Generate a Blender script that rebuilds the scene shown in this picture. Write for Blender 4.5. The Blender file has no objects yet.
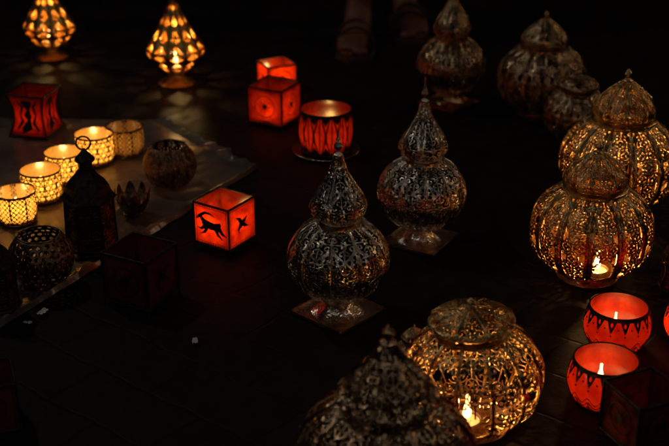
import bpy, math, random
import numpy as np
from mathutils import Vector, noise
random.seed(7)
PI = math.pi
scene = bpy.context.scene
col = scene.collection

# ------------------------------------------------------------------ camera
H = 0.95
PITCH = math.radians(25)
LENS = 65.0
FPX = 669 * LENS / 36.0
cam_d = bpy.data.cameras.new("camera")
cam = bpy.data.objects.new("camera", cam_d)
col.objects.link(cam)
cam.location = (0, 0, H)
cam.rotation_euler = (PI / 2 - PITCH, 0, 0)
cam_d.lens = LENS
cam_d.sensor_width = 36
cam_d.clip_start = 0.05
cam_d.clip_end = 200
scene.camera = cam
FW = Vector((0, math.cos(PITCH), -math.sin(PITCH)))
UP = Vector((0, math.sin(PITCH), math.cos(PITCH)))
RT = Vector((1, 0, 0))


def at(px, py, z=0.0):
    d = FW + RT * ((px - 334.5) / FPX) + UP * ((223 - py) / FPX)
    t = (H - z) / -d.z
    p = Vector((0, 0, H)) + d * t
    return p, t


cam_d.dof.use_dof = True
cam_d.dof.focus_distance = at(338, 312)[1] - 0.06
cam_d.dof.aperture_fstop = 4.5
cam_d.dof.aperture_blades = 7


# ------------------------------------------------------------------ materials
def newmat(name):
    m = bpy.data.materials.new(name)
    m.use_nodes = True
    nt = m.node_tree
    for n in list(nt.nodes):
        nt.nodes.remove(n)
    out = nt.nodes.new('ShaderNodeOutputMaterial')
    return m, nt, out


def N(nt, t, **kw):
    n = nt.nodes.new(t)
    for k, v in kw.items():
        if k in n.inputs:
            n.inputs[k].default_value = v
        else:
            setattr(n, k, v)
    return n


def c4(c):
    return (c[0], c[1], c[2], 1)


def surf_mat(name, c1, c2, rough=(0.4, 0.6), metal=0.0, scale=20, bump=0.2, bscale=80, spec=0.5, dist=0.002):
    m, nt, out = newmat(name)
    b = N(nt, 'ShaderNodeBsdfPrincipled')
    b.inputs['Metallic'].default_value = metal
    b.inputs['Specular IOR Level'].default_value = spec
    tc = N(nt, 'ShaderNodeTexCoord')
    no = N(nt, 'ShaderNodeTexNoise')
    no.inputs['Scale'].default_value = scale
    no.inputs['Detail'].default_value = 6
    nt.links.new(tc.outputs['Object'], no.inputs['Vector'])
    cr = N(nt, 'ShaderNodeValToRGB')
    cr.color_ramp.elements[0].position = 0.35
    cr.color_ramp.elements[1].position = 0.65
    cr.color_ramp.elements[0].color = c4(c1)
    cr.color_ramp.elements[1].color = c4(c2)
    nt.links.new(no.outputs['Fac'], cr.inputs['Fac'])
    nt.links.new(cr.outputs['Color'], b.inputs['Base Color'])
    mr = N(nt, 'ShaderNodeMapRange')
    mr.inputs['To Min'].default_value = rough[0]
    mr.inputs['To Max'].default_value = rough[1]
    nt.links.new(no.outputs['Fac'], mr.inputs['Value'])
    nt.links.new(mr.outputs['Result'], b.inputs['Roughness'])
    n2 = N(nt, 'ShaderNodeTexNoise')
    n2.inputs['Scale'].default_value = bscale
    n2.inputs['Detail'].default_value = 3
    nt.links.new(tc.outputs['Object'], n2.inputs['Vector'])
    bp = N(nt, 'ShaderNodeBump')
    bp.inputs['Strength'].default_value = bump
    bp.inputs['Distance'].default_value = dist
    nt.links.new(n2.outputs['Fac'], bp.inputs['Height'])
    nt.links.new(bp.outputs['Normal'], b.inputs['Normal'])
    nt.links.new(b.outputs['BSDF'], out.inputs['Surface'])
    return m


def glow_mat(name, c1, c2, scale=6, front=0.25, gloss=0.06, pos=(.3, .7)):
    """translucent skin / frosted glass, lit only by the flame behind it"""
    m, nt, out = newmat(name)
    tc = N(nt, 'ShaderNodeTexCoord')
    no = N(nt, 'ShaderNodeTexNoise')
    no.inputs['Scale'].default_value = scale
    no.inputs['Detail'].default_value = 5
    nt.links.new(tc.outputs['Object'], no.inputs['Vector'])
    cr = N(nt, 'ShaderNodeValToRGB')
    cr.color_ramp.elements[0].position = pos[0]
    cr.color_ramp.elements[1].position = pos[1]
    cr.color_ramp.elements[0].color = c4(c1)
    cr.color_ramp.elements[1].color = c4(c2)
    nt.links.new(no.outputs['Fac'], cr.inputs['Fac'])
    tr = N(nt, 'ShaderNodeBsdfTranslucent')
    df = N(nt, 'ShaderNodeBsdfDiffuse')
    gl = N(nt, 'ShaderNodeBsdfGlossy')
    gl.inputs['Roughness'].default_value = 0.25
    nt.links.new(cr.outputs['Color'], tr.inputs['Color'])
    nt.links.new(cr.outputs['Color'], df.inputs['Color'])
    mx = N(nt, 'ShaderNodeMixShader')
    mx.inputs['Fac'].default_value = front
    nt.links.new(tr.outputs[0], mx.inputs[1])
    nt.links.new(df.outputs[0], mx.inputs[2])
    m2 = N(nt, 'ShaderNodeMixShader')
    m2.inputs['Fac'].default_value = gloss
    nt.links.new(mx.outputs[0], m2.inputs[1])
    nt.links.new(gl.outputs[0], m2.inputs[2])
    nt.links.new(m2.outputs[0], out.inputs['Surface'])
    return m


M = {}
M['pewter'] = surf_mat('pewter', (.50, .39, .28), (.98, .91, .79), (.10, .22), 1.0, 5, .25, 20, dist=.02)
M['brass'] = surf_mat('brass', (.42, .24, .09), (.95, .64, .28), (.16, .32), 1.0, 5, .25, 30, dist=.02)
M['copper'] = surf_mat('antique_brass', (.26, .15, .08), (.84, .58, .34), (.12, .26), 1.0, 5, .25, 20, dist=.02)
M['inner_shade'] = surf_mat('inner_shade_metal', (.03, .02, .013), (.08, .052, .034), (.4, .6), .8, 5, .25, 30, dist=.02)  # shade inside unlit shells put into the colour, so the holes read dark
M['gold'] = surf_mat('gold', (.60, .32, .07), (1.0, .62, .20), (.25, .4), 1.0, 5, .2, 30, dist=.02)
M['blackmetal'] = surf_mat('black_metal', (.02, .016, .014), (.07, .05, .045), (.3, .5), 0.9, 8, .3, 60, dist=.01)
M['bronze'] = surf_mat('dark_bronze', (.12, .07, .045), (.34, .22, .13), (.2, .38), 1.0, 6, .3, 50, dist=.01)
M['red'] = glow_mat('red_skin', (.34, .006, .001), (.95, .050, .004), 5, .25, .03, (.25, .72))
M['redglass'] = glow_mat('red_glass', (.60, .014, .004), (.95, .055, .007), 3, .30, .02)
M['maroon'] = glow_mat('maroon_skin', (.10, .012, .01), (.2, .03, .015), 6, .6, .1)
M['cream'] = glow_mat('cream_glass', (.85, .50, .15), (1.0, .70, .27), 8, .2, .06)
M['wax'] = glow_mat('wax', (.40, .28, .18), (.5, .38, .26), 20, .6, .03)
M['tin'] = surf_mat('tin', (.25, .22, .2), (.45, .42, .4), (.25, .4), 1.0, 40, .1, 200)
M['wick'] = surf_mat('wick', (.02, .02, .02), (.05, .04, .03), (.8, .9), 0, 40, .1, 200)
M['black'] = surf_mat('black_paint', (.006, .005, .005), (.015, .012, .01), (.5, .7), 0, 10, .1, 50)
M['gem'] = glow_mat('red_gem', (.8, .01, .02), (.95, .03, .03), 5, .3, .15)
M['scrap'] = surf_mat('scrap_paper', (.6, .55, .5), (.8, .75, .7), (.6, .8), 0, 60, .3, 200)
M['skin'] = surf_mat('skin', (.15, .055, .032), (.22, .085, .05), (.5, .65), 0, 8, .2, 120)
M['hair'] = surf_mat('hair', (.01, .008, .006), (.03, .02, .015), (.4, .6), 0, 40, .6, 200)
M['cloth'] = surf_mat('dark_cloth', (.012, .012, .016), (.025, .024, .03), (.8, .95), 0, 12, .5, 300)
M['sandal'] = surf_mat('sandal_leather', (.03, .015, .01), (.06, .03, .02), (.6, .8), 0, 12, .3, 200)

# flame
m, nt, out = newmat('flame')
em = N(nt, 'ShaderNodeEmission')
em.inputs['Color'].default_value = (1, .50, .14, 1)
em.inputs['Strength'].default_value = 5
tr = N(nt, 'ShaderNodeBsdfTransparent')
ad = N(nt, 'ShaderNodeAddShader')
nt.links.new(em.outputs[0], ad.inputs[0])
nt.links.new(tr.outputs[0], ad.inputs[1])
nt.links.new(ad.outputs[0], out.inputs['Surface'])
M['flame'] = m

# dark glass
m, nt, out = newmat('smoked_glass')
b = N(nt, 'ShaderNodeBsdfPrincipled')
b.inputs['Base Color'].default_value = (.03, .02, .015, 1)
b.inputs['Roughness'].default_value = .12
nz = N(nt, 'ShaderNodeTexNoise')
nz.inputs['Scale'].default_value = 5
bp = N(nt, 'ShaderNodeBump')
bp.inputs['Strength'].default_value = .3
bp.inputs['Distance'].default_value = .02
nt.links.new(nz.outputs['Fac'], bp.inputs['Height'])
nt.links.new(bp.outputs['Normal'], b.inputs['Normal'])
nt.links.new(b.outputs['BSDF'], out.inputs['Surface'])
M['glass'] = m

# paving
m, nt, out = newmat('dark_paving')
b = N(nt, 'ShaderNodeBsdfPrincipled')
tc = N(nt, 'ShaderNodeTexCoord')
mp = N(nt, 'ShaderNodeMapping')
mp.inputs['Rotation'].default_value = (0, 0, math.radians(38))
nt.links.new(tc.outputs['Object'], mp.inputs['Vector'])
nw = N(nt, 'ShaderNodeTexNoise')
nw.inputs['Scale'].default_value = 14
nt.links.new(tc.outputs['Object'], nw.inputs['Vector'])
vs = N(nt, 'ShaderNodeVectorMath', operation='SCALE')
vs.inputs['Scale'].default_value = .02
nt.links.new(nw.outputs['Color'], vs.inputs[0])
va = N(nt, 'ShaderNodeVectorMath', operation='ADD')
nt.links.new(mp.outputs[0], va.inputs[0])
nt.links.new(vs.outputs[0], va.inputs[1])
br = N(nt, 'ShaderNodeTexBrick')
br.inputs['Scale'].default_value = 1.0
br.inputs['Brick Width'].default_value = .20
br.inputs['Row Height'].default_value = .10
br.inputs['Mortar Size'].default_value = .004
br.inputs['Mortar Smooth'].default_value = 1.0
br.inputs['Color1'].default_value = (.026, .016, .013, 1)
br.inputs['Color2'].default_value = (.016, .010, .009, 1)
br.inputs['Mortar'].default_value = (.008, .006, .006, 1)
nt.links.new(va.outputs[0], br.inputs['Vector'])
no = N(nt, 'ShaderNodeTexNoise')
no.inputs['Scale'].default_value = 35
no.inputs['Detail'].default_value = 8
nt.links.new(tc.outputs['Object'], no.inputs['Vector'])
mixc = N(nt, 'ShaderNodeMixRGB', blend_type='MULTIPLY')
mixc.inputs['Fac'].default_value = .8
nt.links.new(br.outputs['Color'], mixc.inputs['Color1'])
nt.links.new(no.outputs['Fac'], mixc.inputs['Color2'])
nt.links.new(mixc.outputs[0], b.inputs['Base Color'])
mr = N(nt, 'ShaderNodeMapRange')
mr.inputs['To Min'].default_value = .4
mr.inputs['To Max'].default_value = .8
nt.links.new(no.outputs['Fac'], mr.inputs['Value'])
nt.links.new(mr.outputs[0], b.inputs['Roughness'])
b.inputs['Specular IOR Level'].default_value = .14
ma = N(nt, 'ShaderNodeMath', operation='MULTIPLY_ADD')
ma.inputs[1].default_value = -.3
nt.links.new(br.outputs['Fac'], ma.inputs[0])
nt.links.new(no.outputs['Fac'], ma.inputs[2])
bp = N(nt, 'ShaderNodeBump')
bp.inputs['Strength'].default_value = .6
bp.inputs['Distance'].default_value = .004
nt.links.new(ma.outputs[0], bp.inputs['Height'])
nt.links.new(bp.outputs['Normal'], b.inputs['Normal'])
nt.links.new(b.outputs['BSDF'], out.inputs['Surface'])
M['paving'] = m

# sheet plastic
M['sheet'] = surf_mat('sheet_plastic', (.10, .075, .062), (.20, .155, .13), (.18, .38), 0, 7, .4, 18, .55, .008)


# ------------------------------------------------------------------ helpers
def tag(o, label=None, cat=None, group=None, kind=None):
    if label: o['label'] = label
    if cat: o['category'] = cat
    if group: o['group'] = group
    if kind: o['kind'] = kind
    return o


def empty(name, loc, rz=0, scale=1.0):
    o = bpy.data.objects.new(name, None)
    col.objects.link(o)
    o.empty_display_size = .05
    o.location = loc
    o.rotation_euler = (0, 0, rz)
    o.scale = (scale,) * 3
    return o


def link(name, me, mat, parent=None, loc=(0, 0, 0), rz=0, scale=None, inner=None):
    o = bpy.data.objects.new(name, me)
    col.objects.link(o)
    if len(me.materials) == 0:
        me.materials.append(mat)
    elif len(me.materials) == 2:
        for i, mm in enumerate((mat, inner or mat)):
            o.material_slots[i].link = 'OBJECT'
            o.material_slots[i].material = mm
    elif me.materials[0] != mat:
        o.material_slots[0].link = 'OBJECT'
        o.material_slots[0].material = mat
    o.location = loc
    o.rotation_euler = (0, 0, rz)
    if scale: o.scale = scale if isinstance(scale, tuple) else (scale,) * 3
    if parent is not None: o.parent = parent
    return o


class MB:
    def __init__(s):
        s.v = []
        s.f = []

    def lathe(s, prof, n=48, rz=0, close=True):
        b = len(s.v)
        k = len(prof)
        for i in range(n):
            a = 2 * PI * i / n + rz
            for r, z in prof:
                s.v.append((r * math.cos(a), r * math.sin(a), z))
        for i in range(n):
            j = (i + 1) % n
            for q in range(k - 1):
                s.f.append((b + i * k + q, b + j * k + q, b + j * k + q + 1, b + i * k + q + 1))
        return s

    def box(s, c, d, rz=0):
        b = len(s.v)
        for x in (-1, 1):
            for y in (-1, 1):
                for z in (-1, 1):
                    X, Y = x * d[0] / 2, y * d[1] / 2
                    s.v.append((c[0] + X * math.cos(rz) - Y * math.sin(rz), c[1] + X * math.sin(rz) + Y * math.cos(rz), c[2] + z * d[2] / 2))
        for f in ((0, 1, 3, 2), (4, 6, 7, 5), (0, 4, 5, 1), (2, 3, 7, 6), (0, 2, 6, 4), (1, 5, 7, 3)):
            s.f.append(tuple(b + i for i in f))
        return s

    def tube(s, pts, r, n=8, closed=False):
        pts = [Vector(p) for p in pts]
        b = len(s.v)
        k = len(pts)
        rr = r if isinstance(r, (list, tuple)) else [r] * k
        ref = Vector((0.123, 0.31, 0.94)).normalized()
        for i, p in enumerate(pts):
            if closed:
                t = (pts[(i + 1) % k] - pts[i - 1])
            else:
                t = pts[min(i + 1, k - 1)] - pts[max(i - 1, 0)]
            t.normalize()
            u = t.cross(ref)
            if u.length < .05: u = t.cross(Vector((1, 0, 0)))
            u.normalize()
            w = t.cross(u)
            for q in range(n):
                a = 2 * PI * q / n
                s.v.append(tuple(p + (u * math.cos(a) + w * math.sin(a)) * rr[i]))
        for i in range(k if closed else k - 1):
            j = (i + 1) % k
            for q in range(n):
                q2 = (q + 1) % n
                s.f.append((b + i * n + q, b + i * n + q2, b + j * n + q2, b + j * n + q))
        if not closed:
            s.f.append(tuple(b + q for q in range(n))[::-1])
            s.f.append(tuple(b + (k - 1) * n + q for q in range(n)))
        return s

    def mesh(s, name, smooth=True):
        me = bpy.data.meshes.new(name)
        me.from_pydata(s.v, [], s.f)
        me.update()
        if smooth:
            me.polygons.foreach_set('use_smooth', [True] * len(me.polygons))
            try:
                me.set_sharp_from_angle(angle=math.radians(38))
            except Exception:
                pass
        return me


def crom(pts, n):
    """Catmull-Rom through pts, resampled at n+1 equal arc steps"""
    P = [np.array(p, float) for p in pts]
    P = [2 * P[0] - P[1]] + P + [2 * P[-1] - P[-2]]
    outp = []
    for i in range(1, len(P) - 2):
        for t in np.linspace(0, 1, 24, endpoint=False):
            a, b_, c, d = P[i - 1], P[i], P[i + 1], P[i + 2]
            outp.append(.5 * ((2 * b_) + (-a + c) * t + (2 * a - 5 * b_ + 4 * c - d) * t * t + (-a + 3 * b_ - 3 * c + d) * t ** 3))
    outp.append(P[-2])
    o = np.array(outp)
    o[:, 0] = np.maximum(o[:, 0], 0.002)
    arc = np.concatenate([[0], np.cumsum(np.hypot(*(o[1:] - o[:-1]).T))])
    tt = np.linspace(0, arc[-1], n + 1)
    return np.stack([np.interp(tt, arc, o[:, 0]), np.interp(tt, arc, o[:, 1])], 1)


# ---- pierced sheet metal: a field over the surface, > 0 where metal stays, cut out by marching squares
def poly_d(X, Y, polys):
    P = np.stack([X.ravel(), Y.ravel()], 1)
    D = np.full(len(P), 9.0)
    for pl in polys:
        pl = np.array(pl, float)
        for a, b_ in zip(pl[:-1], pl[1:]):
            ab = b_ - a
            L2 = (ab ** 2).sum() + 1e-12
            t = np.clip(((P - a) @ ab) / L2, 0, 1)
            d = np.hypot(P[:, 0] - a[0] - t * ab[0], P[:, 1] - a[1] - t * ab[1])
            D = np.minimum(D, d)
    return D.reshape(X.shape)


def circ(x, y, r, n=16):
    return [(x + r * math.cos(2 * PI * i / n), y + r * math.sin(2 * PI * i / n)) for i in range(n + 1)]


def spiral(x, y, r, a0, d, turns=1.35, n=20):
    return [(x + r * (1 - .8 * i / n) * math.cos(a0 + d * 2 * PI * turns * i / n),
             y + r * (1 - .8 * i / n) * math.sin(a0 + d * 2 * PI * turns * i / n)) for i in range(n + 1)]


def vesica(x, y, w, h, n=8):
    a = [(x + w * math.sin(PI * i / n), y - h + 2 * h * i / n) for i in range(n + 1)]
    b_ = [(x - w * math.sin(PI * i / n), y - h + 2 * h * i / n) for i in range(n + 1)]
    return [a, b_]


def ends(F, A, S, Y, L, rib=.93, band=.28):
    F = np.maximum(F, (np.abs(A) - rib) * S)
    F = np.maximum(F, band - Y)
    return np.maximum(F, Y - (L - band))


def f_arab(A, X, Y, S, L, w=.046):
    """scrolls on both sides of a stem, with pierced rosettes on it"""
    k = max(1, round(L / 2.0))
    per = L / k
    fr = ((Y / per) % 1.0) * per - per / 2
    h = per / 2
    polys = [circ(0, 0, .36), circ(0, 0, .05, 6)]
    for sy in (-1, 1):
        polys.append([(0, sy * .36), (0, sy * h)])
        for sx in (-1, 1):
            polys.append(spiral(sx * .56, sy * h * .56, .32, PI / 2 - sx * PI / 2 + PI, sx * sy, 1.1, 18))
            polys.append([(sx * .36, 0), (sx * 1.0, 0)])
    F = w - poly_d(X, fr, polys)
    q = np.arctan2(fr, X)
    rr = np.hypot(X, fr)
    F = np.maximum(F, np.minimum(.27 * np.abs(np.cos(q * 3)) ** .6 - rr, .2))
    return ends(F, A, S, Y, L, .86, .25)


def f_medal(A, X, Y, S, L, w=.050):
    """ordered medallions: stacked pointed leaves with a rosette heart, drop shaped corner holes"""
    k = max(1, round(L / 2.3))
    per = L / k
    fr = ((Y / per) % 1.0) * per - per / 2
    h = per * .5
    polys = []
    polys += vesica(0, 0, .78, h * .98, 16)
    for sy in (-1, 1):
        polys.append([(0, sy * .30), (0, sy * h)])
        for sx in (-1, 1):
            polys.append([(0, sy * h * .34), (sx * .18, sy * h * .40), (sx * .30, sy * h * .50), (sx * .26, sy * h * .62), (sx * .14, sy * h * .60)])
            polys.append([(sx * .28, 0), (sx * .78, 0)])
            polys.append([(sx * .80, 0), (sx * 1.02, 0)])
            polys.append(circ(sx * .50, sy * h * .26, .13, 12))
            polys.append([(sx * .60, sy * h * .36), (sx * .70, sy * h * .40)])
    F = w - poly_d(X, fr, polys)
    q = np.arctan2(fr, X)
    rr = np.hypot(X, fr)
    pet = .29 * (.45 + .55 * np.abs(np.cos(q * 3))) - rr
    F = np.maximum(F, np.minimum(pet, rr - .07))
    corner = np.abs(X) - .78 * np.cos(np.clip(fr / h, -1, 1) * PI / 2) - .02
    cr_ = np.hypot(np.abs(X) - .68, np.abs(fr) - h * .78)
    cr2 = np.hypot(np.abs(X) - .27, np.abs(fr) - h * .98)
    cr3 = np.hypot(np.abs(X) - .60, np.abs(fr) - h * 1.0)
    cm = np.minimum(np.minimum(corner, cr3 - .09), np.minimum(cr_ - .13, cr2 - .10))
    F = np.maximum(F, cm)
    return ends(F, A, S, Y, L, .84, .2)


def f_panel(A, X, Y, S, L, w=.050):
    """finer: one long pointed panel per gore, regular rows of rosettes and lozenges inside it"""
    env = .80 * np.sin(np.clip(Y / L, 0, 1) * PI) ** .55
    p = .74
    k = max(3, round(L / p))
    p = L / k
    fr = ((Y / p) % 1.0) * p - p / 2
    odd = (np.floor(Y / p) % 2) == 0
    xs = np.where(odd, X, np.abs(X) - .42)
    rr = np.hypot(xs, fr)
    q = np.arctan2(fr, xs)
    pet = .27 * (.42 + .58 * np.abs(np.cos(q * 2))) - rr
    F = np.maximum(np.minimum(pet, rr - .055), w - np.abs(rr - .34))
    F = np.maximum(F, w * .9 - np.abs(np.hypot(np.abs(xs) - .42, np.abs(fr) - p / 2) - .12))
    F = np.maximum(F, .055 - np.abs(np.abs(X) - env))
    outer = np.abs(X) - env
    slot = np.minimum(outer, np.hypot((np.abs(X) - (env + S) / 2), fr) - .11)
    F = np.where(outer > 0, np.maximum(slot, .05 - outer), F)
    return ends(F, A, S, Y, L, .86, .18)


def lattice_centres(L, p):
    rows = int(L / (p * .866)) + 3
    o = []
    for j in range(-1, rows):
        for i in range(-int(1.3 / p) - 2, int(1.3 / p) + 3):
            o.append(((i + .5 * (j % 2)) * p, j * p * .866))
    return o


def f_flower(A, X, Y, S, L, p=.62, w=.05):
    D = np.full(X.shape, 9.0)
    for cx, cy in lattice_centres(L, p):
        h = np.hypot(X - cx, Y - cy)
        D = np.minimum(D, np.abs(h - p * .62))
    return ends(w - D, A, S, Y, L, .92)


def f_tri(A, X, Y, S, L):
    """facets: teeth at the bottom, pointed openings in rows, long slits towards the tip"""
    v = Y / L
    a2 = np.abs(A)
    Wd = np.maximum(S, .12)
    F = np.full(X.shape, 1.0)

    def rowf(e0, e1, kind):
        u = (v - e0) / (e1 - e0)
        ins = (u > 0) & (u <= 1)
        if kind in ('up', 'low'):
            hole = (.80 if kind == 'up' else .40) * (1 - (u - .08) / .88)
            f = np.maximum((a2 - hole) * Wd, (.08 - u) * .8)
            f = np.maximum(f, .045 - np.abs(X))
        elif kind == 'dia':
            hole = .78 * (1 - np.abs(2 * u - 1) / .94)
            f = (a2 - hole) * Wd
            f = np.maximum(f, .055 - np.abs(f + .24))
        else:
            hole = .70 * np.minimum(np.clip((u - .04) / .28, -1, 1), np.clip((.97 - u) / .62, -1, 1))
            f = (a2 - hole) * Wd
            f = np.maximum(f, .045 - np.abs(X))
        return ins, f
    rows = ((0, .09, 'low'), (.09, .18, 'dia'), (.18, .27, 'up'), (.27, .37, 'dia'), (.37, .48, 'up'), (.48, .66, 'long'), (.66, .83, 'long'), (.83, 1.0, 'long'))
    for e0, e1, kd in rows:
        ins, f = rowf(e0, e1, kd)
        F = np.where(ins, f, F)
    for e0, e1, kd in rows[:-1]:
        F = np.maximum(F, .075 - np.abs(v - e1) * L)
    return ends(F, A, S, Y, L, .86, .12)


def f_lattice(A, X, Y, S, L, p=.62, w=.055):
    u = (X + Y) / p
    v = (X - Y) / p
    d = np.minimum(np.abs(u - np.round(u)), np.abs(v - np.round(v))) * p / 1.414
    F = w - d
    cu, cv = np.floor(u) + .5, np.floor(v) + .5
    rr = np.hypot(u - cu, v - cv) * p / 1.414
    F = np.maximum(F, .05 - rr)
    return ends(F, A, S, Y, L, .93, .3)


def f_holes(A, X, Y, S, L, p=1.0):
    """rings on the small glowing cups"""
    D = np.full(X.shape, 9.0)
    for cx, cy in lattice_centres(L, p):
        h = np.hypot(X - cx, Y - cy)
        D = np.minimum(D, np.minimum(np.abs(h - .40), np.abs(h - .0) + .0))
    cell = .075 - D
    return ends(cell, A, S, Y, L, .93, .22)


def f_redcup(A, X, Y, S, L):
    d = L - Y
    drop = np.where(d < 2.1, .74 * np.clip(1 - d / 2.1, 0, 1) ** .8, -.2)
    inner = np.where((d > .5) & (d < 1.3), .20 * np.sin((d - .5) / .8 * PI), -1)
    F = drop - np.abs(X)
    F = np.minimum(F, np.abs(X) - inner)
    F = np.maximum(F, .12 - np.hypot(X, d - 2.45))
    B = 1 - np.abs(A)
    F = np.maximum(F, .12 - np.hypot(B * S, d - 1.5))
    for y0, am, ww in ((1.0, .42, .10), (1.75, .50, .08), (2.5, .55, .055)):
        F = np.maximum(F, ww - np.abs(Y - y0 - am * np.cos(A * PI)))
    F = np.maximum(F, .16 - np.hypot(X, Y - .85))
    F = np.maximum(F, .06 - np.abs(X) - np.maximum(0, Y - 2.0) * 2)
    F = np.maximum(F, .45 - Y)
    return np.maximum(F, .45 - d)


def f_drum(A, X, Y, S, L):
    d = L - Y
    F = .11 - np.abs(np.abs(X) - .35 - .3 * np.cos(Y / L * 2 * PI))
    F = np.maximum(F, .19 - np.hypot(X, Y - L / 2))
    F = np.maximum(F, .85 * np.clip(1 - d / 1.6, 0, 1) - np.abs(X) - .02)
    F = np.maximum(F, .85 * np.clip(1 - Y / 1.6, 0, 1) - np.abs(X) - .02)
    F = np.maximum(F, .08 - np.abs(np.abs(A) - 1) * S)
    F = np.maximum(F, .35 - Y)
    return np.maximum(F, .40 - d)


def shell(name, prof, ng, field, nu, nv, lobe=0.0, thick=.012, flat=False, door=None):
    pr = crom(prof, nv) if len(prof) > 2 else np.stack([np.linspace(prof[0][0], prof[1][0], nv + 1), np.linspace(prof[0][1], prof[1][1], nv + 1)], 1)
    r, z = pr[:, 0], pr[:, 1]
    arc = np.concatenate([[0], np.cumsum(np.hypot(r[1:] - r[:-1], z[1:] - z[:-1]))])
    rm = r.max()
    W = PI / ng * rm
    a = np.linspace(-1, 1, nu + 1)
    A = np.repeat(a[None], nv + 1, 0)
    S = np.repeat((r / rm)[:, None], nu + 1, 1)
    X = A * S
    Y = np.repeat((arc / W)[:, None], nu + 1, 1)
    L = arc[-1] / W
    F0 = field(A, X, Y, S, L)
    tr_, tz = np.gradient(r), np.gradient(z)
    ln = np.hypot(tr_, tz) + 1e-9
    nr, nz_ = tz / ln, -tr_ / ln

    def gore(F):
        keys = {}
        par = []
        faces = []

        def V(k, i, j):
            if k not in keys:
                keys[k] = len(par)
                par.append((i, j))
            return keys[k]
        pos = F > 0
        for j in range(nv):
            for i in range(nu):
                cs = ((j, i), (j, i + 1), (j + 1, i + 1), (j + 1, i))
                p = [pos[c] for c in cs]
                if not any(p): continue
                poly = []
                for q in range(4):
                    c, d = cs[q], cs[(q + 1) % 4]
                    if p[q]: poly.append(V(c, c[1], c[0]))
                    if p[q] != p[(q + 1) % 4]:
                        t = F[c] / (F[c] - F[d])
                        k = (c, d) if c < d else (d, c)
                        poly.append(V(k, c[1] + t * (d[1] - c[1]), c[0] + t * (d[0] - c[0])))
                if len(poly) > 2: faces.append(poly)
        par = np.array(par)
        ai = par[:, 0] / nu * 2 - 1
        jj = par[:, 1]
        ji = np.arange(nv + 1)
        rr = np.interp(jj, ji, r)
        zz = np.interp(jj, ji, z)
        n1, n2 = np.interp(jj, ji, nr), np.interp(jj, ji, nz_)
        ang = ai * PI / ng
        k = 1 + lobe * (1 - ai ** 2)
        if flat: k = math.cos(PI / ng) / np.cos(ang)
        ro, zo = rr * k, zz
        ri, zi = ro - thick * n1, zz - thick * n2
        vs = np.concatenate([np.stack([ro, ang, zo], 1), np.stack([ri, ang, zi], 1)])
        n = len(par)
        cnt = {}
        for f in faces:
            for u, v in zip(f, f[1:] + f[:1]):
                e = (min(u, v), max(u, v))
                if e in cnt: cnt[e] = None
                else: cnt[e] = (u, v)
        fs = [tuple(f) for f in faces] + [tuple(i + n for i in reversed(f)) for f in faces]
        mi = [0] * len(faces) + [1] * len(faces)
        rim = [(e[1], e[0], e[0] + n, e[1] + n) for e in cnt.values() if e]
        return vs, fs + rim, mi + [0] * len(rim)
    base = gore(F0)
    dg = None
    if door: dg = gore(np.minimum(F0, door(A, X, Y, S, L)))
    VV = []
    FF = []
    MI = []
    off = 0
    for g in range(ng):
        vs, fs, mi = dg if (dg is not None and g == 0) else base
        an = vs[:, 1] + 2 * PI * g / ng - PI / 2
        VV.append(np.stack([vs[:, 0] * np.cos(an), vs[:, 0] * np.sin(an), vs[:, 2]], 1))
        FF += [tuple(i + off for i in f) for f in fs]
        MI += mi
        off += len(vs)
    me = bpy.data.meshes.new(name)
    me.from_pydata(np.concatenate(VV).tolist(), [], FF)
    me.materials.append(M['brass'])
    me.materials.append(M['inner_shade'])
    me.update()
    me.polygons.foreach_set('material_index', MI)
    me.polygons.foreach_set('use_smooth', [True] * len(me.polygons))
    return me, pr, ng


def rib_mesh(name, pr, r, step=4):
    pts = [(0, -p[0] * 1.004 - r * .3, p[1]) for p in pr[::step]]
    return MB().tube(pts, r, 6).mesh(name)


# ------------------------------------------------------------------ setting
g = MB()
g.v = [(-30, -10, 0), (30, -10, 0), (30, 60, 0), (-30, 60, 0)]
g.f = [(0, 1, 2, 3)]
tag(link('ground', g.mesh('ground', False), M['paving']), kind='structure')

# plastic sheet under the left-hand wares
c0, c1_, c2_, c3_ = at(258, 169)[0], at(-60, 366)[0], at(-150, 118)[0], at(165, 122)[0]
g = MB()
nx, ny = 200, 130
for j in range(ny + 1):
    for i in range(nx + 1):
        u, v = i / nx, j / ny
        p = (c0 * (1 - u) + c1_ * u) * (1 - v) + (c3_ * (1 - u) + c2_ * u) * v
        q = Vector((p.x * 7, p.y * 7, 0))
        w = noise.noise(q) * .4 + abs(noise.noise(q * 2.3)) * .4
        e = min(v * ny / 5, u * nx / 8, 1)
        edge = (1 - e)
        ex = noise.noise(Vector((u * 11, 3, v * 8))) * .014 * edge + noise.noise(Vector((u * 45, 7, v * 30))) * .004 * edge
        z = .004 + max(0, w) * .006 + edge * (.006 + .016 * max(0, noise.noise(Vector((u * 22, v * 13, 5)))))
        if min(u * nx, v * ny) < .5: z = .002
        g.v.append((p.x + ex, p.y + ex, z))
for j in range(ny):
    for i in range(nx):
        a = j * (nx + 1) + i
        g.f.append((a, a + nx + 1, a + nx + 2, a + 1))
o = link('plastic_sheet', g.mesh('plastic_sheet'), M['sheet'])
tag(o, 'wrinkled grey plastic sheet spread on the ground under the yellow glowing candle cups', 'ground sheet')
SH = .010


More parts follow.
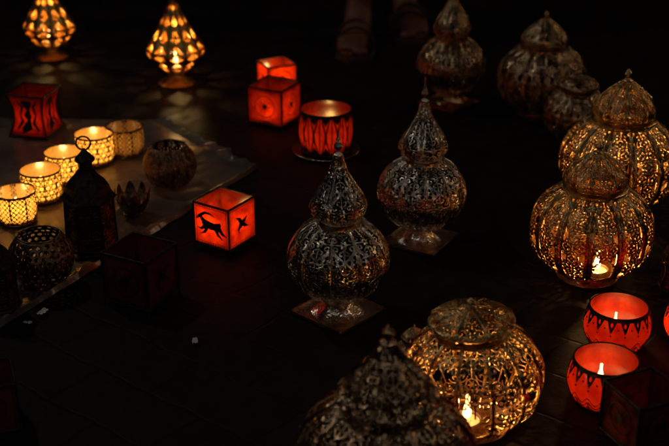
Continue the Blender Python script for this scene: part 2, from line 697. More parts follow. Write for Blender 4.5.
# ------------------------------------------------------------------ tealights
def tealight_meshes():
    cup = MB().lathe([(0, 0), (.0185, 0), (.019, .015), (.0195, .0155), (.0185, .0155), (.018, .0125)], 32).mesh('cup')
    wax = MB().lathe([(.018, .0105), (.017, .0115), (.004, .0105), (0, .0108)], 32).mesh('wax')
    wick = MB().tube([(0, 0, .010), (0.0004, 0, .015), (.0012, 0, .0185)], .0007, 6).mesh('wick')
    pr = crom([(0.0005, .0150), (.0036, .0185), (.0046, .0225), (.0036, .0285), (.0016, .036), (.0002, .044)], 16)
    flame = MB().lathe([tuple(p) for p in pr], 16).mesh('flame')
    return cup, wax, wick, flame


TL = tealight_meshes()


def tealight(x, y, z, label, power, colr=(1, .52, .18), fs=1.0, up=0.0, sc=1.0):
    root = empty('tealight_candle', (x, y, z), random.random() * 6, sc)
    tag(root, label, 'candle', 'lit tealights in the lanterns')
    link('cup', TL[0], M['tin'], root)
    link('wax', TL[1], M['wax'], root)
    link('wick', TL[2], M['wick'], root)
    fl = link('flame', TL[3], M['flame'], root)
    fl.scale = (fs, fs, fs)
    fl.location.z = .0155 * (1 - fs)
    ld = bpy.data.lights.new('flame_light', 'POINT')
    ld.energy = power
    ld.color = colr
    ld.shadow_soft_size = .004
    lo = bpy.data.objects.new('flame_light', ld)
    col.objects.link(lo)
    lo.parent = root
    lo.location = (0, 0, .032 + up)
    return root


# ------------------------------------------------------------------ lantern mesh library (unit radius)
def door_arch(A, X, Y, S, L):
    y0, y1 = .22 * L, .46 * L
    yy = np.clip((Y - y0) / (y1 - y0), -1, 2)
    w = .62 * np.sqrt(np.clip(1 - np.clip(yy, 0, 1) ** 2.2, 0, 1))
    e = np.abs(X) - w
    return np.maximum(e, np.maximum(y0 - Y, Y - y1))


BALL = [(.40, .46), (.60, .56), (.84, .80), (.985, 1.12), (1.0, 1.30), (.94, 1.56), (.74, 1.86), (.50, 2.04), (.40, 2.08)]
SQ = [(.46, .14), (.72, .26), (.93, .52), (1.0, .86), (.97, 1.14), (.82, 1.42), (.60, 1.61), (.50, 1.66)]
DOME = [(.40, 0), (.50, .10), (.54, .26), (.47, .46), (.32, .70), (.19, .92), (.11, 1.12), (.06, 1.32)]
LOWDOME = [(.50, 0), (.60, .10), (.61, .24), (.50, .42), (.32, .58), (.14, .68), (.07, .72)]
OGEE = [(.46, 0), (.51, .10), (.50, .26), (.42, .48), (.29, .68), (.15, .84), (.07, .94)]
TIER = [(.52, 0), (.55, .07), (.50, .16), (.44, .22), (.43, .30), (.33, .46), (.20, .64), (.12, .78), (.06, .94)]
TEAR = [(.30, .34), (.52, .50), (.86, .84), (1.0, 1.10), (.90, 1.34), (.64, 1.78), (.40, 2.20), (.20, 2.60), (.06, 2.98)]

LIB = {}
LIB['ball_medal'] = shell('ball_medal', BALL, 10, f_medal, 54, 160, .04)
LIB['sq_medal'] = shell('squat_medal', SQ, 12, f_panel, 46, 150, .06)
LIB['sq_open'] = shell('squat_open', SQ, 12, f_medal, 46, 150, .06)
LIB['sq_dots'] = shell('squat_fluted', SQ, 12, f_panel, 46, 150, .08, door=door_arch)
LIB['sq_flower'] = shell('squat_scroll', SQ, 12, f_arab, 46, 150, .07, door=door_arch)
LIB['dome_arab'] = shell('dome_medal', DOME, 6, f_medal, 46, 120, .05)
LIB['dome_low'] = shell('dome_low', LOWDOME, 8, f_panel, 36, 60, .05)
LIB['dome_ogee'] = shell('dome_ogee', OGEE, 8, f_panel, 40, 90, .06)
LIB['dome_tier'] = shell('dome_tier', TIER, 8, f_medal, 40, 90, .06)
LIB['tear'] = shell('teardrop', TEAR, 10, f_tri, 40, 280, 0, flat=True, thick=.02)


def ringprof(r, z, h, b):
    return [(r * .9, z), (r, z), (r + b, z + h * .3), (r + b, z + h * .7), (r, z + h), (r * .9, z + h)]


COLLAR = MB().lathe(ringprof(.43, 2.03, .08, .05), 48).lathe(ringprof(.37, 2.115, .06, .035), 48).mesh('collar')
COLLAR_SQ = MB().lathe(ringprof(.50, 1.63, .08, .06), 48).lathe(ringprof(.48, 1.715, .04, .02), 48).mesh('collar_low')
FINIAL = MB().lathe([tuple(p) for p in crom([(.07, 0), (.10, .03), (.045, .09), (.04, .12), (.085, .19), (.085, .23), (.035, .30), (.045, .34), (.02, .42), (.003, .62)], 40)], 20).mesh('finial')
FINIAL_S = MB().lathe([tuple(p) for p in crom([(.08, 0), (.10, .03), (.04, .08), (.07, .14), (.06, .18), (.003, .27)], 24)], 20).mesh('finial_short')
FOOT = MB().lathe([(0, .40), (.40, .42), (.45, .47), (.42, .50), (.45, .47), (.40, .42), (.30, .36), (.27, .28), (.34, .18), (.50, .09), (.56, .07), (.56, .05)], 40).mesh('foot')
FOOT_SQ = MB().lathe([(0, .13), (.46, .14), (.50, .16), (.52, .12), (.44, .08), (.50, .03), (.54, 0), (.50, 0)], 40).mesh('foot_low')
g = MB()
hw = .70
g.box((0, 0, .055), (hw * 2, hw * 2, .03))
for k in range(4):
    a = k * PI / 2
    g.box((math.cos(a) * (hw - .02), math.sin(a) * (hw - .02), .085), (.04, hw * 2 - .08, .03), a)
PLATE = g.mesh('base_plate', False)
KNOB = MB().lathe([(0, 0), (.05, .01), (.06, .03), (.04, .041)], 12).mesh('knob_foot')
FOOT_T = MB().lathe([(0, .35), (.30, .36), (.33, .38), (.31, .34), (.24, .30), (.28, .24), (.46, .10), (.60, .03), (.64, 0), (.58, 0)], 10, PI / 10 - PI / 2).mesh('foot_flared', False)
RIB = {k: rib_mesh('rib', LIB[k][1], .032 if k != 'tear' else .024) for k in LIB}
GEM = MB().lathe([tuple(p) for p in crom([(.001, .05), (.04, .035), (.055, 0), (.04, -.03)], 10)], 16).mesh('gem')


def lantern(kind, label, px, py, rpx, rz=0, mat='pewter', body=None, lit=None, litlabel=None, fs=1.2, dome=None, clr=(1, .50, .16), z=0, candle_off=(0, 0), dz=1.0, tilt=0.0, gem=False, up=0.0):
    p, t = at(px, py, z)
    R = rpx * t / FPX * .975
    rz = math.radians(rz)
    root = empty('pierced_lantern', (p.x, p.y, z), rz, R)
    root.rotation_euler = (0, math.radians(tilt), rz)
    tag(root, label, 'lantern', 'pierced metal lanterns')
    mt = M[mat]
    inn = mt if lit else M['inner_shade']
    if kind == 'pedestal':
        link('base_plate', PLATE, mt, root, rz=math.radians(40))
        for k in range(4):
            a = math.radians(40 + 45 + 90 * k)
            link('foot', KNOB, mt, root, (math.cos(a) * .9, math.sin(a) * .9, 0))
        link('pedestal', FOOT, mt, root)
        body = body or 'ball_medal'
        dk = dome or 'dome_arab'
        zd, fin, co = 2.16, FINIAL, COLLAR
        zc = .44
    elif kind == 'squat':
        link('pedestal', FOOT_SQ, mt, root)
        body = body or 'sq_medal'
        dk = dome or 'dome_low'
        zd, fin, co = 1.74, FINIAL_S, COLLAR_SQ
        zc = .15
    if kind != 'teardrop':
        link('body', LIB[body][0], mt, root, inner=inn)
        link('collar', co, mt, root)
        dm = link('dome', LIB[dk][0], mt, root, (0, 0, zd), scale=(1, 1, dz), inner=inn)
        top = LIB[dk][1][-1][1]
        link('finial', fin, mt, root, (0, 0, zd + (top - .02) * dz), scale=(1, 1, min(1, dz + .2)))
        ng = LIB[body][2]
        for k in range(ng):
            link('rib', RIB[body], mt, root, rz=(k + .5) * 2 * PI / ng)
        ng = LIB[dk][2]
        for k in range(ng):
            link('dome_rib', RIB[dk], mt, root, (0, 0, zd), rz=(k + .5) * 2 * PI / ng, scale=(1, 1, dz))
        if gem:
            for k in range(0, 12, 2):
                a = -PI / 2 + (k + .5) * 2 * PI / 12 + PI / 6
                link('gem', GEM, M['gem'], root, (1.05 * math.cos(a), 1.05 * math.sin(a), .95)).rotation_euler = (0, PI / 2, a)
    else:
        link('pedestal', FOOT_T, mt, root)
        link('body', LIB['tear'][0], mt, root, inner=inn)
        for k in range(10):
            link('rib', RIB['tear'], M['bronze'], root, rz=(k + .5) * 2 * PI / 10)
        link('finial', FINIAL_S, mt, root, (0, 0, 2.95))
        zc = .37
    if lit:
        tealight(p.x + candle_off[0] * R, p.y + candle_off[1] * R, z + zc * R + .002, litlabel, lit, clr, fs, up)
    return root, R, p


lantern('pedestal', 'tall pierced silver lantern with onion dome in the middle of the photo, in sharp focus', 338, 313, 50, 8, 'pewter')
lantern('pedestal', 'unlit pierced silver lantern on square plate, behind and right of the sharp middle lantern', 420, 241, 43.5, 20, 'pewter')
lantern('pedestal', 'dark pierced lantern in the top row beside the standing person', 449, 104, 33.5, 5, 'copper', 'ball_medal')
lantern('squat', 'wide dark unlit lantern with fluted body in the top right, behind the others', 539, 114, 43, 12, 'copper', 'sq_medal', dome='dome_ogee', dz=.62)
lantern('squat', 'low dark unlit lantern between the top right lantern and the right edge one', 574, 140, 32, 0, 'copper', 'sq_medal', dz=.6)
lantern('squat', 'large lit brass lantern with domed cap at the right edge, behind the fluted one', 614, 207, 57, 15, 'brass', 'sq_medal', lit=.34, litlabel='tealight burning in the large brass lantern at the right edge', clr=(1, .52, .17), dome='dome_ogee', dz=.68)
lantern('squat', 'round lit brass lantern with fluted body and visible flame, above the two red cups', 587, 274, 58, 2, 'brass', 'sq_dots', lit=.38, litlabel='tall flame showing through the opening of the fluted brass lantern', fs=1.2, candle_off=(.06, -.42), dome='dome_ogee', dz=.6)
lantern('squat', 'round lit lantern with scroll openings and a red gem at the bottom of the photo', 474, 424, 67, -4, 'brass', 'sq_flower', lit=.34, litlabel='tall flame showing through the scroll lantern with the red gem', fs=1.25, candle_off=(-.16, -.34), dz=.42, tilt=-4, gem=True, up=.01)
lantern('squat', 'large blurred unlit domed lantern cropped by the bottom edge, nearest to the camera', 384, 526, 89, 10, 'copper', 'sq_open', dome='dome_tier', dz=.74)
lantern('squat', 'small dark lantern behind the big blurred one, mostly hidden, only its tip showing', 413, 372, 21, 0, 'copper', 'sq_medal')
lantern('teardrop', 'glowing gold faceted teardrop lantern cropped by the top edge, left of its twin', 52, 56, 27, 0, 'gold', lit=.36, litlabel='tealight burning in the top left teardrop lantern cropped by the edge', clr=(1, .60, .18), up=.010)
lantern('teardrop', 'glowing gold faceted teardrop lantern seen whole behind the yellow candle cups', 177, 82, 30, 10, 'gold', lit=.50, litlabel='tealight burning in the whole teardrop lantern behind the yellow cups', clr=(1, .62, .20), up=.010)


# ------------------------------------------------------------------ cups
def liner(prof, n=48):
    pr = crom(prof, 24)
    pts = [(0, pr[0][1] + .02)] + [(a * .965, b) for a, b in pr]
    return MB().lathe(pts, n).mesh('liner')


CUPP = [(.66, .03), (.82, .14), (.98, .48), (1.0, .72), (.93, 1.06), (.85, 1.28)]
DRUMP = [(.88, .03), (.94, .2), (1.0, .75), (.97, 1.3), (.92, 1.52)]
YELP = [(.86, .03), (.95, .25), (1.0, .8), (.97, 1.45)]
GLOP = [(.55, .03), (.80, .2), (1.0, .72), (.94, 1.15), (.72, 1.5), (.64, 1.58)]
CL = {}
CL['red'] = (shell('red_lace', CUPP, 15, f_redcup, 30, 110, 0, .015), liner(CUPP), CUPP)
CL['drum'] = (shell('drum_lace', DRUMP, 14, f_drum, 22, 80, 0, .015), liner(DRUMP), DRUMP)
CL['yel'] = (shell('ring_lace', YELP, 10, f_holes, 24, 70, 0, .02), liner(YELP), YELP)
CL['yel2'] = (shell('diamond_lace', YELP, 8, f_lattice, 36, 70, 0, .02, flat=True), liner(YELP, 8), YELP)
CL['globe'] = (shell('globe_lace', GLOP, 12, f_medal, 34, 100, .03, .02), None, GLOP)
CL['globe2'] = (shell('globe_flower_lace', GLOP, 9, f_flower, 30, 90, .03, .02), None, GLOP)


def cup(ck, label, px, py, rpx, metal, glass, lit=None, litlabel=None, clr=(1, .5, .18), rz=0, z=0.0, saucer=False, name='candle_cup', up=0, group='round candle cups', fs=.9, off=(0, 0)):
    p, t = at(px, py, z)
    R = rpx * t / FPX * .98
    root = empty(name, (p.x, p.y, z), math.radians(rz), R)
    tag(root, label, 'candle holder', group)
    (me, pr, _n), ln, P = CL[ck]
    link('metal_lace', me, M[metal], root, inner=(M['inner_shade'] if not glass else None))
    if glass and ln: link('glass_liner', ln, M[glass], root)
    r0, r1, z1 = P[0][0], P[-1][0], P[-1][1]
    link('base', MB().lathe([(0, .02), (r0, .02), (r0 + .04, .04), (r0 + .05, 0), (0, 0)], 40).mesh('base'), M[metal], root)
    ring = [((r1 + .0) * math.cos(2 * PI * k / 48), (r1 + .0) * math.sin(2 * PI * k / 48), z1) for k in range(48)]
    link('rim', MB().tube(ring, .028, 8, True).mesh('rim'), M[metal], root)
    if saucer:
        link('saucer', MB().lathe([(0, -.08), (.8, -.08), (1.05, -.05), (1.22, .0), (1.24, -.02), (1.1, -.09), (.9, -.12), (0, -.12)], 48).mesh('saucer'), M['copper'], root)
        root.location.z += .12 * R
    if lit: tealight(p.x + off[0] * R, p.y + off[1] * R, root.location.z + .035 * R + .001, litlabel, lit, clr, fs, up)
    return root


cup('red', 'red glass candle cup with black metal lace, upper of the two at the lower right', 615, 344, 34.5, 'blackmetal', 'redglass', .068, 'tealight in the upper red glass cup at the lower right', (1, .62, .2), fs=.85, off=(.05, .44))
cup('red', 'red glass candle cup with black metal lace, lower of the two at the lower right', 602, 400, 38, 'blackmetal', 'redglass', .078, 'tealight in the lower red glass cup at the lower right', (1, .62, .2), rz=11, fs=.95, off=(0, .44))
cup('red', 'red glowing cup cut off by the right edge of the photo', 692, 340, 31, 'blackmetal', 'redglass', .07, 'tealight in the red cup cut off by the right edge', (1, .45, .18), rz=5, off=(-.3, 0))
cup('drum', 'red drum shaped candle holder with black scroll lace standing on a saucer', 326, 151, 28, 'blackmetal', 'red', .095, 'tealight in the red drum holder on the saucer', (1, .60, .15), saucer=True, off=(-.1, .25))
YG = 'yellow glowing candle cups on the plastic sheet'
YC = (1, .58, .15)
cup('yel', 'yellow glowing cup behind the dark hexagonal lantern, brightest and highest of the sheet', 96, 160, 20, 'bronze', 'cream', .23, 'tealight in the bright cup behind the hexagonal lantern', YC, z=SH, group=YG)
cup('yel2', 'dim golden faceted cup right of the brightest yellow cup', 126, 152, 19.5, 'bronze', 'cream', .016, 'tealight in the dim golden faceted cup', (1, .5, .15), z=SH, rz=9, group=YG)
cup('yel', 'yellow glowing cup in the middle of the diagonal row, partly hidden by the hexagonal lantern', 66, 178, 20, 'bronze', 'cream', .21, 'tealight in the middle cup of the yellow row', YC, rz=13, z=SH, group=YG)
cup('yel', 'yellow glowing cup with ring pattern, second from the left edge', 43, 197, 21, 'bronze', 'cream', .21, 'tealight in the second yellow cup from the left edge', YC, rz=4, z=SH, group=YG)
cup('yel2', 'faceted yellow glowing cup with diamond lattice, nearest the left edge', 18, 219, 21.5, 'bronze', 'cream', .21, 'tealight in the faceted diamond lattice cup by the left edge', YC, rz=20, z=SH, group=YG)
cup('globe', 'dark round pierced globe cup at the right side of the plastic sheet', 171, 184, 26.5, 'bronze', None, z=SH, name='globe_candle_holder', group='dark pierced globe cups')
cup('globe2', 'dark round pierced globe cup in front of the hexagonal lantern, near the left edge', 44, 280, 32.5, 'bronze', None, z=SH, name='globe_candle_holder', group='dark pierced globe cups')

# lotus holder
p, t = at(134, 213, SH)
R = 17 * t / FPX
lot = empty('lotus_candle_holder', (p.x, p.y, SH), .3, R)
tag(lot, 'small dark metal holder shaped like a flower with pointed petals, right of the hexagonal lantern', 'candle holder')
link('bowl', MB().lathe([(0, .0), (.6, 0), (.62, .06), (.45, .15), (.75, .5), (.9, .9), (.86, .9), (.7, .5), (.3, .2), (0, .18)], 32).mesh('bowl'), M['bronze'], lot)
g = MB()
nn = 8
for j in range(nn + 1):
    v = j / nn
    w = .34 * math.sin(PI * min(1, (.25 + .75 * v))) ** .7 if v < 1 else 0.0
    for i in range(5):
        u = (i / 4 - .5) * 2
        g.v.append((w * u, -(.62 + .42 * math.sin(v * 1.9) - .06 * u * u), .15 + 1.55 * v))
for j in range(nn):
    for i in range(4):
        a = j * 5 + i
        g.f.append((a, a + 1, a + 6, a + 5))
PET = g.mesh('petal')
for k in range(8):
    link('petal', PET, M['bronze'], lot, rz=k * PI / 4)

# ------------------------------------------------------------------ hexagonal lanterns
HEXP = [(.86, .22), (.80, 1.9)]
HEX = shell('hex_lattice', HEXP, 6, f_arab, 40, 90, 0, .02, flat=True)


def hexlantern(label, px, py, rpx, rz, z=0):
    p, t = at(px, py, z)
    R = rpx * t / FPX
    root = empty('hexagonal_lantern', (p.x, p.y, z), math.radians(rz), R)
    tag(root, label, 'lantern', 'dark hexagonal glass lanterns')
    mt = M['blackmetal']
    a0 = -PI / 2 + PI / 6
    link('base', MB().lathe([(0, 0), (1, 0), (1.02, .06), (.92, .12), (.92, .2), (.88, .24), (0, .24)], 6, a0).mesh('base', False), mt, root)
    link('lattice', HEX[0], M['bronze'], root)
    link('glass', MB().lathe([(.80, .24), (.74, 1.9)], 6, a0).mesh('glass', False), M['glass'], root)
    for k in range(6):
        a = a0 + k * PI / 3
        link('post', MB().tube([(.87 * math.cos(a), .87 * math.sin(a), .2), (.82 * math.cos(a), .82 * math.sin(a), 1.95)], .045, 6).mesh('post'), mt, root)
    rf = link('roof', MB().lathe([(.74, 1.9), (.94, 1.92), (.98, 1.98), (.90, 2.05), (.80, 2.2), (.74, 2.4), (.60, 2.62), (.38, 2.84), (.27, 3.0), (.27, 3.02)], 6, a0).mesh('roof', False), mt, root)
    link('chimney', MB().lathe([(.26, 3.0), (.24, 3.0), (.24, 3.3), (.34, 3.32), (.34, 3.38), (.24, 3.5), (.1, 3.66), (.05, 3.74), (0, 3.76)], 24).mesh('chimney'), mt, rf)
    ring = [(.24 * math.cos(2 * PI * k / 32), 0, 3.94 + .24 * math.sin(2 * PI * k / 32)) for k in range(32)]
    link('hanging_ring', MB().tube(ring, .03, 8, True).mesh('hanging_ring'), M['bronze'], root)
    return root


hexlantern('tall dark hexagonal lantern with ring handle among the yellow glowing cups', 93, 248, 28.5, 8, SH)
hexlantern('dark hexagonal lantern half cut off by the left edge', -2, 306, 24, 20, SH)
hexlantern('dark hexagonal lantern half cut off by the right edge, above the red cups', 675, 288, 18, 25)


# ------------------------------------------------------------------ square candle boxes
def ribbon(g, pts, ws, fn, off):
    b = len(g.v)
    k = len(pts)
    for i, p in enumerate(pts):
        a, c = pts[max(i - 1, 0)], pts[min(i + 1, k - 1)]
        dx, dy = c[0] - a[0], c[1] - a[1]
        l = math.hypot(dx, dy) + 1e-9
        nx_, ny_ = -dy / l, dx / l
        w = ws[i] / 2
        g.v.append(fn(p[0] + nx_ * w, p[1] + ny_ * w, off))
        g.v.append(fn(p[0] - nx_ * w, p[1] - ny_ * w, off))
    for i in range(k - 1):
        g.f.append((b + 2 * i, b + 2 * i + 1, b + 2 * i + 3, b + 2 * i + 2))


MOTIFS = {
    'antelope': [([(.22, .52), (.32, .55), (.48, .50), (.62, .50), (.78, .60)], [.05, .17, .20, .18, .08]),
                 ([(.30, .56), (.22, .65), (.18, .71)], [.15, .10, .07]),
                 ([(.22, .72), (.14, .68), (.06, .61)], [.10, .08, .02]),
                 ([(.20, .73), (.32, .80), (.48, .80), (.62, .74)], [.07, .07, .05, .01]),
                 ([(.34, .50), (.20, .38), (.06, .40)], [.12, .07, .01]),
                 ([(.38, .48), (.30, .32), (.16, .24)], [.12, .07, .01]),
                 ([(.70, .52), (.82, .38), (.95, .32)], [.15, .08, .01]),
                 ([(.62, .48), (.70, .32), (.84, .22)], [.13, .075, .01])],
    'bird': [([(.32, .38), (.44, .48), (.56, .54), (.70, .64)], [.02, .15, .12, .01]),
             ([(.48, .51), (.40, .64), (.28, .72)], [.13, .10, .01]),
             ([(.51, .51), (.62, .42), (.74, .38)], [.12, .08, .01]),
             ([(.40, .44), (.36, .34), (.42, .28)], [.05, .04, .01])],
    'vase': [([(.5, .12), (.47, .2), (.52, .38), (.48, .5), (.52, .62), (.5, .8), (.5, .88)], [.35, .34, .12, .28, .10, .36, .30]),
             ([(.16, .15), (.30, .35), (.22, .5), (.33, .7), (.2, .88)], [.05, .12, .05, .10, .04]),
             ([(.84, .15), (.68, .32), (.78, .5), (.70, .72), (.82, .88)], [.05, .12, .05, .10, .04])],
    'star': [([(.5 + .20 * math.cos(a), .5 + .20 * math.sin(a)), (.5, .5), (.5 - .20 * math.cos(a), .5 - .20 * math.sin(a))], [.01, .05, .01]) for a in [k * PI / 4 for k in range(4)]] +
            [([(.5 + .30 * math.cos(k * PI / 8), .5 + .30 * math.sin(k * PI / 8)) for k in range(17)], [.022] * 17)],
}


def candle_box(label, px, py, wpx, hgt, rz, pane, motifs, lit=None, litlabel=None, clr=(1, .42, .15), pinch=0.0, leg=.1, z=0, frame='blackmetal', taper=0.0, up=0.0, off=(0, 0)):
    p, t = at(px, py, z)
    Wd = wpx * t / FPX
    root = empty('square_candle_box', (p.x, p.y, z), math.radians(rz), Wd)
    tag(root, label, 'candle box', 'square candle boxes with leather panes')

    def hwz(v):
        return .5 * (1 - pinch * 4 * v * (1 - v)) * (1 - taper * (1 - v))

    def pt(u, v, off):
        h = hwz(v)
        return ((u - .5) * 2 * h * .97, -(h * .97 + off), leg + v * hgt)
    fr = M[frame]
    g = MB()
    nv = 10
    for k in range(4):
        sx, sy = ((-1, -1), (1, -1), (1, 1), (-1, 1))[k]
        g.tube([(sx * hwz(j / nv), sy * hwz(j / nv), leg + hgt * j / nv) for j in range(nv + 1)], .026, 6)
        s2 = ((1, -1), (1, 1), (-1, 1), (-1, -1))[k]
        for v in (0, 1):
            h = hwz(v)
            g.tube([(sx * h, sy * h, leg + v * hgt), (s2[0] * h, s2[1] * h, leg + v * hgt)], .026, 6)
    link('frame', g.mesh('frame'), fr, root)
    for k in range(4):
        sx, sy = ((-1, -1), (1, -1), (1, 1), (-1, 1))[k]
        h = hwz(0)
        link('leg', MB().tube([(sx * h, sy * h, leg), (sx * h * 1.02, sy * h * 1.02, leg * .4), (sx * (h + .03), sy * (h + .03), .012)], .018, 6).mesh('leg'), fr, root)
    link('base', MB().box((0, 0, leg + .012), (2 * hwz(0) * .96, 2 * hwz(0) * .96, .02)).mesh('base', False), fr, root)
    for k in range(4):
        g = MB()
        for j in range(nv + 1):
            for i in range(9):
                sag = .018 * math.sin(PI * i / 8) * math.sin(PI * j / nv)
                g.v.append(pt(i / 8, j / nv, -sag))
        for j in range(nv):
            for i in range(8):
                a = j * 9 + i
                g.f.append((a, a + 1, a + 10, a + 9))
        pn = link('pane', g.mesh('pane'), M[pane], root, rz=k * PI / 2)
        g = MB()
        for q, (pts, ws) in enumerate(MOTIFS[motifs[k % len(motifs)]]):
            ribbon(g, pts, ws, pt, .012 + q * .0012)
        for v0 in (.075, .925):
            ribbon(g, [(.03, v0), (.97, v0)], [.014, .014], pt, .0105)
        for u0 in (.06, .94):
            ribbon(g, [(u0, .03), (u0, .97)], [.014, .014], pt, .0095)
        for q in range(14):
            for v0, s in ((.02, 1), (.98, -1)):
                b0 = len(g.v)
                w_ = .94 / 14
                g.v += [pt(.03 + q * w_, v0, .011), pt(.03 + q * w_ + w_, v0, .011), pt(.03 + q * w_ + w_ / 2, v0 + s * .04, .011)]
                g.f.append((b0, b0 + 1, b0 + 2))
        link('painted_motif', g.mesh('painted_motif', False), M['black'], pn)
    if lit: tealight(p.x + off[0] * Wd, p.y + off[1] * Wd, z + (leg + .024) * Wd, litlabel, lit, clr, .9, up)
    return root


candle_box('glowing red candle box with black leaping antelope motif, standing alone left of centre', 226, 246, 43, 1.0, -33, 'red', ['antelope', 'bird'], .13, 'tealight in the red antelope box', leg=.2, up=.006, clr=(1, .64, .18), off=(-.14, .02))
candle_box('glowing red candle box in the back row, front one of the pair', 275, 122, 38, .95, 62, 'red', ['star', 'star'], .050, 'tealight in the front red box of the back row', clr=(1, .60, .15), off=(0, -.14))
candle_box('small orange red glowing candle box behind the other back row box', 277, 88, 30, .8, 25, 'red', ['star', 'star'], .12, 'tealight in the small box at the back', clr=(1, .70, .2))
candle_box('red candle box with pinched sides and dark vase motif behind the yellow cups', 38, 134, 40, 1.05, -14, 'red', ['vase', 'vase'], .024, 'tealight in the pinched red box', clr=(1, .38, .13), pinch=.24)
candle_box('unlit dark maroon candle box beside the edge of the plastic sheet', 143, 299, 52, 1.0, -28, 'maroon', ['star', 'bird'])
candle_box('unlit dark red patterned candle box cropped by the lower right corner', 640, 440, 58, .95, 24, 'maroon', ['star', 'star'])
candle_box('unlit dim red candle box cut off by the left edge near the bottom', -8, 424, 52, 1.0, 20, 'maroon', ['star', 'star'])

# small scraps
for px, py, s, lb in ((195, 343, .007, 'small pale paper scrap on the dark paving left of the middle lantern'),
                      (43, 314, .009, 'pale paper scrap by the near edge of the plastic sheet'),
                      (28, 325, .006, 'tiny pale scrap at the sheet edge close to the left side')):
    p, t = at(px, py, .003)
    g = MB()
    for j in range(5):
        for i in range(6):
            g.v.append(((i - 2.5) * s * .45, (j - 2) * s * .35 * (1 - .1 * abs(i - 2)), .006 + s * .6 * noise.noise(Vector((i * .8 + px, j * .9, 2)))))
    for j in range(4):
        for i in range(5):
            a = j * 6 + i
            g.f.append((a, a + 1, a + 7, a + 6))
    o = link('paper_scrap', g.mesh('paper_scrap'), M['scrap'], loc=(p.x, p.y, .002), rz=random.random() * 3)
    tag(o, lb, 'paper scrap', 'scraps on the ground')


# ------------------------------------------------------------------ person standing at the back
def skin(name, verts, edges, radii, mat, parent, root=0, sub=2):
    me = bpy.data.meshes.new(name)
    me.from_pydata(verts, edges, [])
    o = bpy.data.objects.new(name, me)
    col.objects.link(o)
    o.parent = parent
    sk = o.modifiers.new('Skin', 'SKIN')
    sk.use_smooth_shade = True
    if not me.skin_vertices: me.skin_vertices.new()
    for i, r in enumerate(radii):
        rr = r if isinstance(r, tuple) else (r, r)
        me.skin_vertices[0].data[i].radius = rr
        me.skin_vertices[0].data[i].use_root = (i == root)
    ss = o.modifiers.new('Sub', 'SUBSURF')
    ss.levels = sub
    ss.render_levels = sub
    me.materials.append(mat)
    return o


pa, _ = at(359, 42)
pb, _ = at(404, 26)
mid = (pa + pb) / 2
per = empty('person', (mid.x, mid.y, 0), 0)
tag(per, 'person standing in the dark behind the lanterns, only the bare lower legs in view', 'person')
A_ = pa - mid
B_ = pb - mid
V_ = [(0, .02, .93)]
R_ = [(.15, .11)]
E_ = []


def add(par, v, r):
    V_.append(v)
    R_.append(r)
    E_.append((par, len(V_) - 1))
    return len(V_) - 1


w1 = add(0, (0, .03, 1.10), (.13, .10))
w2 = add(w1, (0, .02, 1.30), (.16, .11))
w3 = add(w2, (0, .02, 1.42), (.13, .08))
w4 = add(w3, (0, .01, 1.49), (.052, .055))
w5 = add(w4, (0, -.005, 1.56), (.07, .08))
w6 = add(w5, (0, -.01, 1.64), (.082, .095))
w7 = add(w6, (0, 0, 1.70), (.06, .07))
for sx, F_ in ((-1, A_), (1, B_)):
    s1 = add(w3, (sx * .17, .02, 1.41), .055)
    s2 = add(s1, (sx * .22, .04, 1.14), .042)
    s3 = add(s2, (sx * .20, -.06, .92), .030)
    s4 = add(s3, (sx * .19, -.10, .86), (.035, .022))
    for q in range(4):
        f1 = add(s4, (sx * (.165 + .018 * q), -.125 + .004 * q, .80 + .003 * q), .0085)
        add(f1, (sx * (.165 + .018 * q), -.115, .765 + .005 * abs(q - 1)), .0075)
    th = add(s4, (sx * .15, -.125, .845), .010)
    add(th, (sx * .145, -.145, .81), .008)
    h1 = add(0, (F_.x * .9 + sx * .02, F_.y * .2 + .02, .84), .088)
    h2 = add(h1, (F_.x, F_.y * .8, .48), .055)
    h2b = add(h2, (F_.x, F_.y + .02, .33), .055)
    h3 = add(h2b, (F_.x, F_.y + .02, .10), .032)
    h4 = add(h3, (F_.x, F_.y + .01, .055), .038)
    add(h4, (F_.x, F_.y + .045, .035), .030)
    t1 = add(h4, (F_.x + sx * .012, F_.y - .07, .040), (.042, .028))
    t2 = add(t1, (F_.x + sx * .022, F_.y - .125, .026), (.048, .018))
    for q in range(5):
        add(t2, (F_.x + sx * (-.016 + .019 * q), F_.y - .175 + .009 * q, .020), .009 if q else .012)
nose = add(w5, (0, -.105, 1.60), .014)
skin('body', V_, E_, R_, M['skin'], per)
TV = [(0, .02, .98), (0, .02, .92)]
TE = [(0, 1)]
TR = [(.15, .12), (.17, .13)]
for sx, F_ in ((-1, A_), (1, B_)):
    b0 = len(TV)
    TV += [(F_.x * .9 + sx * .02, F_.y * .2 + .02, .80), (F_.x, F_.y * .8, .48), (F_.x, F_.y + .015, .27), (F_.x, F_.y + .015, .235)]
    TR += [.105, .085, .080, .076]
    TE += [(1, b0), (b0, b0 + 1), (b0 + 1, b0 + 2), (b0 + 2, b0 + 3)]
skin('trousers', TV, TE, TR, M['cloth'], per)
skin('shirt', [(0, .02, .88), (0, .03, 1.10), (0, .02, 1.30), (0, .02, 1.42), (-.17, .02, 1.41), (-.215, .04, 1.18), (.17, .02, 1.41), (.215, .04, 1.18)],
     [(0, 1), (1, 2), (2, 3), (3, 4), (4, 5), (3, 6), (6, 7)], [(.18, .14), (.16, .125), (.18, .13), (.13, .095), .075, .07, .075, .07], M['cloth'], per)
skin('hair', [(0, .03, 1.58), (0, .02, 1.66), (0, .0, 1.735)], [(0, 1), (1, 2)], [.078, (.092, .095), .07], M['hair'], per)
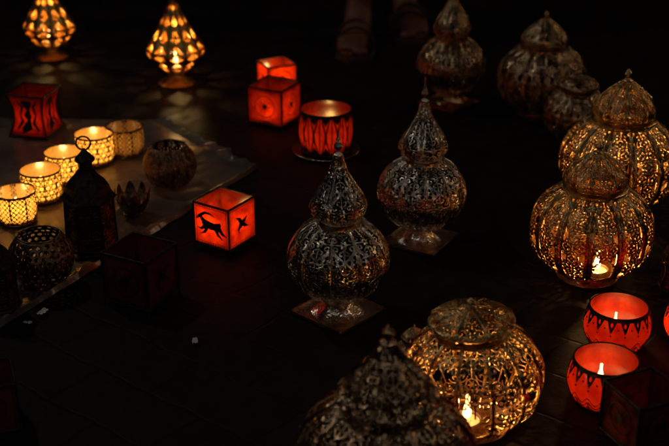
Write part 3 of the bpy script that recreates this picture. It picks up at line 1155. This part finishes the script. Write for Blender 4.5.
for sx, F_ in ((-1, A_), (1, B_)):
    g = MB()
    outl = [(-.038, .075), (-.043, .02), (-.042, -.08), (-.04, -.14), (-.02, -.19), (.03, -.195), (.066, -.15), (.056, -.08), (.038, .0), (.036, .075), (0, .09)]
    for zz in (0, .012):
        for x, y in outl: g.v.append((F_.x + sx * x, F_.y + y, zz))
    k = len(outl)
    g.f.append(tuple(range(k))[::-1])
    g.f.append(tuple(range(k, 2 * k)))
    for i in range(k): g.f.append((i, (i + 1) % k, (i + 1) % k + k, i + k))
    sd = link('sandal', g.mesh('sandal', False), M['sandal'], per)
    g = MB()
    for yy, hh in ((-.10, .070), (-.05, .078)):
        g.tube([(F_.x + sx * .012 + .050 * math.cos(a), F_.y + yy, .010 + (hh - .010) * math.sin(a)) for a in [PI * q / 12 for q in range(13)]], .004, 6)
    link('strap', g.mesh('strap'), M['sandal'], sd)

# ------------------------------------------------------------------ street lamp, lights added for glints on the metal + world
w = bpy.data.worlds.new('World')
scene.world = w
w.use_nodes = True
bg = w.node_tree.nodes['Background']
bg.inputs['Color'].default_value = (.8, .8, 1, 1)
bg.inputs['Strength'].default_value = .003


def area(name, loc, target, size, power, colr):
    ld = bpy.data.lights.new(name, 'AREA')
    ld.energy = power
    ld.color = colr
    ld.size = size
    o = bpy.data.objects.new(name, ld)
    col.objects.link(o)
    o.location = loc
    d = Vector(target) - Vector(loc)
    o.rotation_euler = d.to_track_quat('-Z', 'Y').to_euler()
    return o


mt_, _ = at(338, 300)
tr_, _ = at(540, 100)
area('street_lamp_light', (-1.5, 2.9, 2.3), mt_, .10, 3.4, (1, .92, .80))
area('added_glint_right', (1.5, -.1, 2.3), mt_, .08, 1.5, (1, .96, .92))  # added light, right of the camera, for highlights on the middle lanterns
area('added_glint_left', (-1.7, .2, 1.9), mt_, .08, 1.9, (1, .90, .78))  # added light from the left, more small highlights on the metal
area('added_glint_front', (.5, -.6, 2.6), mt_, .08, .7, (1, .93, .86))  # added weak light from behind the camera, one more highlight on the metal
area('added_warm_glint', (2.6, 3.4, 1.6), tr_, .12, 3.0, (1, .66, .38))  # added warm light, puts glints on the dark top right lanterns

scene.view_settings.view_transform = 'Standard'
scene.view_settings.look = 'None'
scene.view_settings.exposure = 0
print('VERTS', sum(len(m_.vertices) for m_ in bpy.data.meshes))
